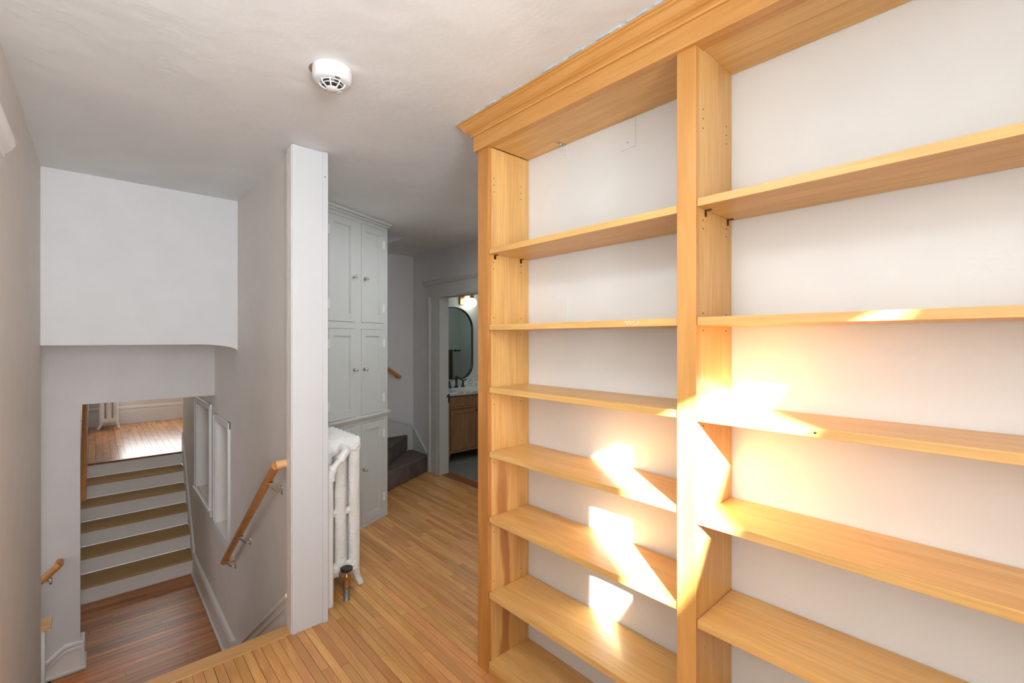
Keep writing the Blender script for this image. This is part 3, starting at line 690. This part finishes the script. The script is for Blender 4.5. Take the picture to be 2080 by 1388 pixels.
v_ = MB().lathe([(.019, 0), (.019, .004), (.0175, .006), (.0175, .075)], (1.052, 2.545, 0), 'z', 18).build('riser_pipe', 'galv', rd, smooth=True)
v2 = MB().lathe([(.022, .070), (.0235, .072), (.0235, .084), (.020, .087), (.0215, .092), (.0225, .105), (.0225, .128), (.019, .136), (.012, .142), (.009, .150), (.008, .170)], (1.052, 2.545, 0), 'z', 18)
v2.tube([(1.052, 2.545, .115), (1.052, 2.61, .128)], .019, 14); v2 = v2.build('valve_body', 'copper', rd, smooth=True)
MB().lathe([(.027, .118), (.029, .122), (.029, .132), (.024, .136)], (1.052, 2.545, 0), 'z', 6).build('valve_nut', 'brass', v2)
MB().lathe([(.006, .164), (.030, .166), (.0345, .172), (.034, .182), (.024, .187), (.008, .185), (.0, .184)], (1.052, 2.545, 0), 'z', 24).build('valve_wheel', 'black', v2, smooth=True)
radiator((.150, 9.62, FZ), 6, 'cream column radiator on the far room floor past the steps')

# ------------------------------------------------------------------ HANDRAILS
def bracket(parent, rail_pt, wall_pt, wall_axis, mat='nickel', local=False):
    rp, wp = Vector(rail_pt), Vector(wall_pt)
    mb = MB()
    if wall_axis == 'x': mb.lathe([(.018, wp.x), (.018, wp.x-.004), (.012, wp.x-.007)], (0, wp.y, wp.z), 'x', 14, .55, 1.5); d = Vector((-.03, 0, 0))
    else: mb.lathe([(.018, wp.y), (.018, wp.y-.004), (.012, wp.y-.007)], (wp.x, 0, wp.z), 'y', 14, .55, 1.5); d = Vector((0, -.03, 0))
    mid = wp + d*.9; mb.tube([wp, mid, rp+Vector((0, 0, -.020)), rp], [.006, .007, .006, .006], 10)
    mb.box(rp.x-.014, rp.x+.014, rp.y-.014, rp.y+.014, rp.z-.004, rp.z)
    return mb.build('bracket', mat, parent)
hr = empty('handrail', (.68, 3.1, -.1), 'round oak handrail on the right stair wall beside the white column', 'handrail')
rail_r = .0215
def ov(y): return .255-.735*(y-3.3)+.004
MB().tube([(.680, 2.535, ov(2.535)+.012), (.68, 3.82, ov(3.82))], rail_r, 20).build('rail', 'rail', hr, smooth=True)
MB().tube([(.676, 2.528, ov(2.535)+.016), (.742, 2.528, ov(2.535)+.020)], rail_r*1.05, 20).build('end_return', 'rail_end', hr, smooth=True)
MB().tube([(.68, 3.812, ov(3.82)+.006), (.742, 3.812, ov(3.82)+.006)], rail_r, 20).build('end_return', 'rail_end', hr, smooth=True)
for y in (2.64, 3.32, 3.74): bracket(hr, (.682, y, ov(y)-.020), (.742, y+.005, ov(y)-.075), 'x')
hr = empty('handrail', (-.25, 4.48, -.3), 'short end of an oak handrail descending left beside the landing opening', 'handrail')
MB().tube([(-.186, 4.49, -.095), (-.205, 4.49, -.115), (-.52, 4.49, -.40)], rail_r, 20).build('rail', 'rail', hr, smooth=True)
MB().tube([(-.190, 4.49, -.100), (-.190, 4.55, -.095)], rail_r, 20).build('end_return', 'rail', hr, smooth=True)
bracket(hr, (-.245, 4.49, -.172), (-.235, 4.55, -.215), 'y')
hr = empty('handrail', (-.075, 6.0, 0), 'oak handrail rising along the left wall of the lower steps', 'handrail')
MB().tube([(-.078, 4.98, .205), (-.078, 7.1, 1.31)], .022, 16).build('rail', 'rail', hr, smooth=True)
for y in (5.3, 6.02, 6.8):
    z = .205+(y-4.98)*.521; MB().tube([(-.14, y, z-.05), (-.10, y, z-.05), (-.078, y, z-.015)], .006, 8).build('bracket', 'nickel', hr)
hr = empty('handrail', (2.2, 4.71, 1.1), 'oak handrail end above the carpeted stairs behind the cupboard', 'handrail')
MB().tube([(2.575, 4.715, 1.045), (1.6, 4.715, 1.70)], .0215, 16).build('rail', 'rail', hr, smooth=True)
MB().tube([(2.565, 4.715, 1.052), (2.565, 4.78, 1.052)], .0205, 16).build('end_return', 'rail', hr, smooth=True)
bracket(hr, (2.36, 4.715, 1.17), (2.36, 4.78, 1.12), 'y')
# wood-capped half wall at the end of the left wall
hw = empty('newel_cap', (-.21, 3.77, LZ), 'narrow white post with a flat oak cap at the foot of the left wall', 'newel post')
bx('post', 'trim', (-.236, -.2165, 3.742, 3.80, LZ, -.178), hw, bevel=.002)
bx('cap', 'rail_end', (-.240, -.190, 3.700, 3.82, -.178, -.150), hw, bevel=.004)

# ------------------------------------------------------------------ STAIRS
st = empty('staircase', (.25, 3.0, LZ), 'upper flight of steps dropping from the nosing to the landing', 'stairs')
for i in range(5):
    y = 2.502+i*.2455; z1 = -i*.1808; z0 = z1-.1808
    bx('riser', 'stair_white', (XL+.001, XR-.012, y, y+.018, z0, z1-.026), st)
    if i < 4: bx('tread', 'tread', (XL+.001, XR-.012, y-.008+.026, y+.2455+.018, z0-.026, z0), st, bevel=.004)
sf = empty('staircase', (.3, 6.3, LZ), 'lower flight of white risers and tan treads up to the far room', 'stairs')
ys = 5.625
for i in range(6):
    y = ys+i*.3; z0 = LZ+i*.16; z1 = z0+.16
    xr = .740+max(0, (y-5.6))*.053
    bx('riser', 'stair_white', (-.139, xr, y, y+.02, z0, z1-.02), sf)
    if i < 5:
        bx('tread', 'tread', (-.139, xr, y-.025, y+.30, z1-.02, z1), sf, bevel=.006)
        bx('cove', 'stair_white', (-.139, xr, y-.010, y, z1-.036, z1-.02), sf)
bx('floor_nosing', 'darkwood', (-.139, .90, ys+1.5-.02, ys+1.5+.045, FZ-.022, FZ+.001), sf, bevel=.005)
# stringer on right of lower flight
mb = MB().prism([(5.60, LZ), (5.60, LZ+.26), (7.13, FZ+.24), (7.16, FZ), (7.16, FZ-.06), (5.64, LZ)], .726, .742, 'yz')
for v in mb.bm.verts: v.co.x += max(0, v.co.y-5.6)*.053
mb.build('stringer', 'trim', sf)
sk2 = sf.children
# winder stair with carpet
cs = empty('carpeted_staircase', (2.3, 4.4, 0), 'winding stairs in dark brown carpet rising behind the tall cupboard', 'stairs')
V = (1.85, 3.955); rh = .185
polys = [[V, (2.762, 4.418), (2.762, 4.764), (1.85, 4.764)], [V, (2.700, 4.764), (1.85, 4.764)], [V, (2.20, 4.764), (1.85, 4.764)]]
for k, p in enumerate(polys): MB().prism(p, rh*k+(.001 if k else 0), rh*(k+1), 'xy').build('carpeted_step', 'carpet', cs, bevel=.018, seg=4)
for k in range(3): MB().box(XP+.01, 1.85-.25*k, 3.955, 4.764, rh*(3+k)+.001, rh*(4+k)).build('carpeted_step', 'carpet', cs, bevel=.018, seg=4)

# ------------------------------------------------------------------ BATHROOM
va = empty('vanity', (3.55, 4.8, 0), 'brown oak bathroom vanity with marble top and turned front legs', 'vanity')
VX0, VX1, VY0, VY1 = 3.075, 4.05, 4.52, 5.06
bx('cabinet_body', 'vanity', (VX0+.03, VX1-.03, VY0+.015, VY1, .125, .80), va)
bx('top_drawer_front', 'vanity', (VX0+.055, VX1-.055, VY0+.000, VY0+.015, .665, .785), va, bevel=.003)
bx('frieze_rail', 'vanity', (VX0+.0, VX1-.0, VY0-.008, VY0+.015, .640, .658), va, bevel=.004)
bx('bottom_rail', 'vanity', (VX0+.04, VX1-.04, VY0-.004, VY0+.03, .108, .135), va, bevel=.004)
for x in (VX0+.028, VX1-.028):
    MB().lathe([(.013, 0), (.016, .01), (.022, .075), (.017, .082), (.030, .092), (.031, .104), (.024, .112), (.024, .60), (.028, .61), (.028, .635), (.024, .64)], (x, VY0+.012, 0), 'z', 18).build('turned_leg', 'vanity', va, smooth=True)
    bx('leg_block', 'vanity', (x-.028, x+.028, VY0-.012, VY0+.04, .64, .80), va, bevel=.006)
    bx('rear_leg', 'vanity', (x-.02, x+.02, VY1-.045, VY1-.005, 0, .13), va)
for x0, x1, kx_ in ((VX0+.068, 3.555, 3.535), (3.565, VX1-.06, 3.585)):
    mb = MB()
    for d in ((x0, x0+.05, .14, .632), (x1-.05, x1, .14, .632), (x0+.05, x1-.05, .14, .19), (x0+.05, x1-.05, .582, .632)): mb.box(d[0], d[1], VY0-.004, VY0+.014, d[2], d[3])
    dr = mb.build('door', 'vanity', va, bevel=.002)
    bx('panel', 'vanity', (x0+.045, x1-.045, VY0+.006, VY0+.012, .185, .587), dr)
    MB().lathe([(.004, VY0-.004), (.005, VY0-.014), (.011, VY0-.018), (.010, VY0-.026)], (kx_-.02, 0, .60), 'y', 12).build('knob', 'black', dr, smooth=True)
bx('countertop', 'marble', (VX0-.025, VX1+.02, VY0-.030, VY1+.018, .815, .840), va, bevel=.003)
bx('counter_edge', 'marble', (VX0-.018, VX1+.013, VY0-.023, VY1+.017, .802, .815), va, bevel=.002)
bx('backsplash', 'marble', (VX0-.02, VX1+.02, 5.062, 5.079, .840, .935), va)
MB().lathe([(.19, .8403), (.185, .8412), (.17, .8405)], (3.56, 4.78, 0), 'z', 32, 1.1, .8).build('basin_rim', 'white_plastic', va, smooth=True)
fc = empty('faucet', (3.56, 5.0, .84), 'black widespread bathroom faucet with two lever handles', 'faucet')
MB().lathe([(.028, .8405), (.026, .850), (.016, .868), (.013, .95), (.016, .985), (.010, .995)], (3.56, 5.0, 0), 'z', 18).tube([(3.56, 5.0, .965), (3.56, 4.95, .978), (3.56, 4.87, .950)], .012, 12).build('spout', 'black', fc, smooth=True)
for x, s_ in ((3.45, -1), (3.67, 1)): MB().lathe([(.028, .8405), (.026, .850), (.014, .870), (.012, .905), (.014, .93)], (x, 5.0, 0), 'z', 18).tube([(x, 5.0, .925), (x+s_*.055, 4.995, .935)], .0075, 10).build('lever', 'black', fc, smooth=True)
def stadium(cx, cz, hw_, hh, r, n=12):
    pts = []
    for (sx, sz, a0) in ((1, 1, 0), (-1, 1, 90), (-1, -1, 180), (1, -1, 270)):
        ry = r if sz > 0 else .20
        for i in range(n+1):
            a = R(a0+90*i/n); pts.append((cx+sx*(hw_-ry)+ry*math.cos(a), cz+sz*(hh-ry)+ry*math.sin(a)))
    return pts
mi = empty('mirror', (3.56, 5.07, .945), 'arched wall mirror with thin black frame above the vanity', 'mirror')
po = stadium(3.56, 1.432, .325, .487, .30); pi_ = stadium(3.56, 1.432, .313, .475, .288)
mb = MB(); a = [[mb.bm.verts.new((x, y, z)) for x, z in pl] for pl, y in ((po, 5.079), (po, 5.052), (pi_, 5.052), (pi_, 5.079))]
n = len(po)
for i in range(3):
    for j in range(n): mb.bm.faces.new((a[i][j], a[i][(j+1) % n], a[i+1][(j+1) % n], a[i+1][j]))
mb.build('frame', 'black', mi, smooth=True); MB().prism(pi_, 5.070, 5.078, 'xz').build('mirror_glass', 'mirror', mi)
la = empty('wall_lamp', (3.71, 5.05, 2.0), 'brass wall light with glowing round glass globe above the mirror', 'lamp')
bx('back_plate', 'brass', (3.665, 3.735, 5.055, 5.079, 1.955, 2.10), la, bevel=.004)
MB().tube([(3.70, 5.055, 2.06), (3.70, 4.99, 2.075), (3.76, 4.975, 2.09), (3.80, 4.97, 2.085)], .007, 10).tube([(3.70, 5.03, 2.085), (3.86, 5.0, 2.085)], .006, 10).lathe([(.030, 2.045), (.033, 2.055), (.020, 2.075), (.010, 2.09)], (3.80, 4.97, 0), 'z', 18).build('arm', 'brass', la, smooth=True)
MB().ball((3.80, 4.97, 1.985), .066, 24).build('globe', 'globe', la, smooth=True)
tb = empty('towel_bar', (3.9, 3.36, 1.3), 'black towel bar on the bathroom wall seen in the mirror', 'towel bar')
MB().tube([(4.30, 3.38, 1.28), (4.86, 3.38, 1.28)], .009, 10).build('bar', 'black', tb, smooth=True)
MB().lathe([(.024, 3.32), (.022, 3.33), (.012, 3.34), (.010, 3.38), (.016, 3.395), (.004, 3.40)], (4.84, 0, 1.28), 'y', 16).tube([(4.84, 3.38, 1.28), (4.90, 3.38, 1.28)], .012, 10).build('mount', 'black', tb, smooth=True)
tw = MB().prism([(3.356, .78), (3.362, .78), (3.366, 1.275), (3.374, 1.290), (3.386, 1.290), (3.394, 1.275), (3.398, .72), (3.404, .72), (3.402, 1.28), (3.390, 1.300), (3.370, 1.300), (3.358, 1.28)], 4.42, 4.72, 'yz').build('towel', 'towel')
tag(tw, 'brown bath towel hanging on the bar, reflected in the mirror', 'towel')
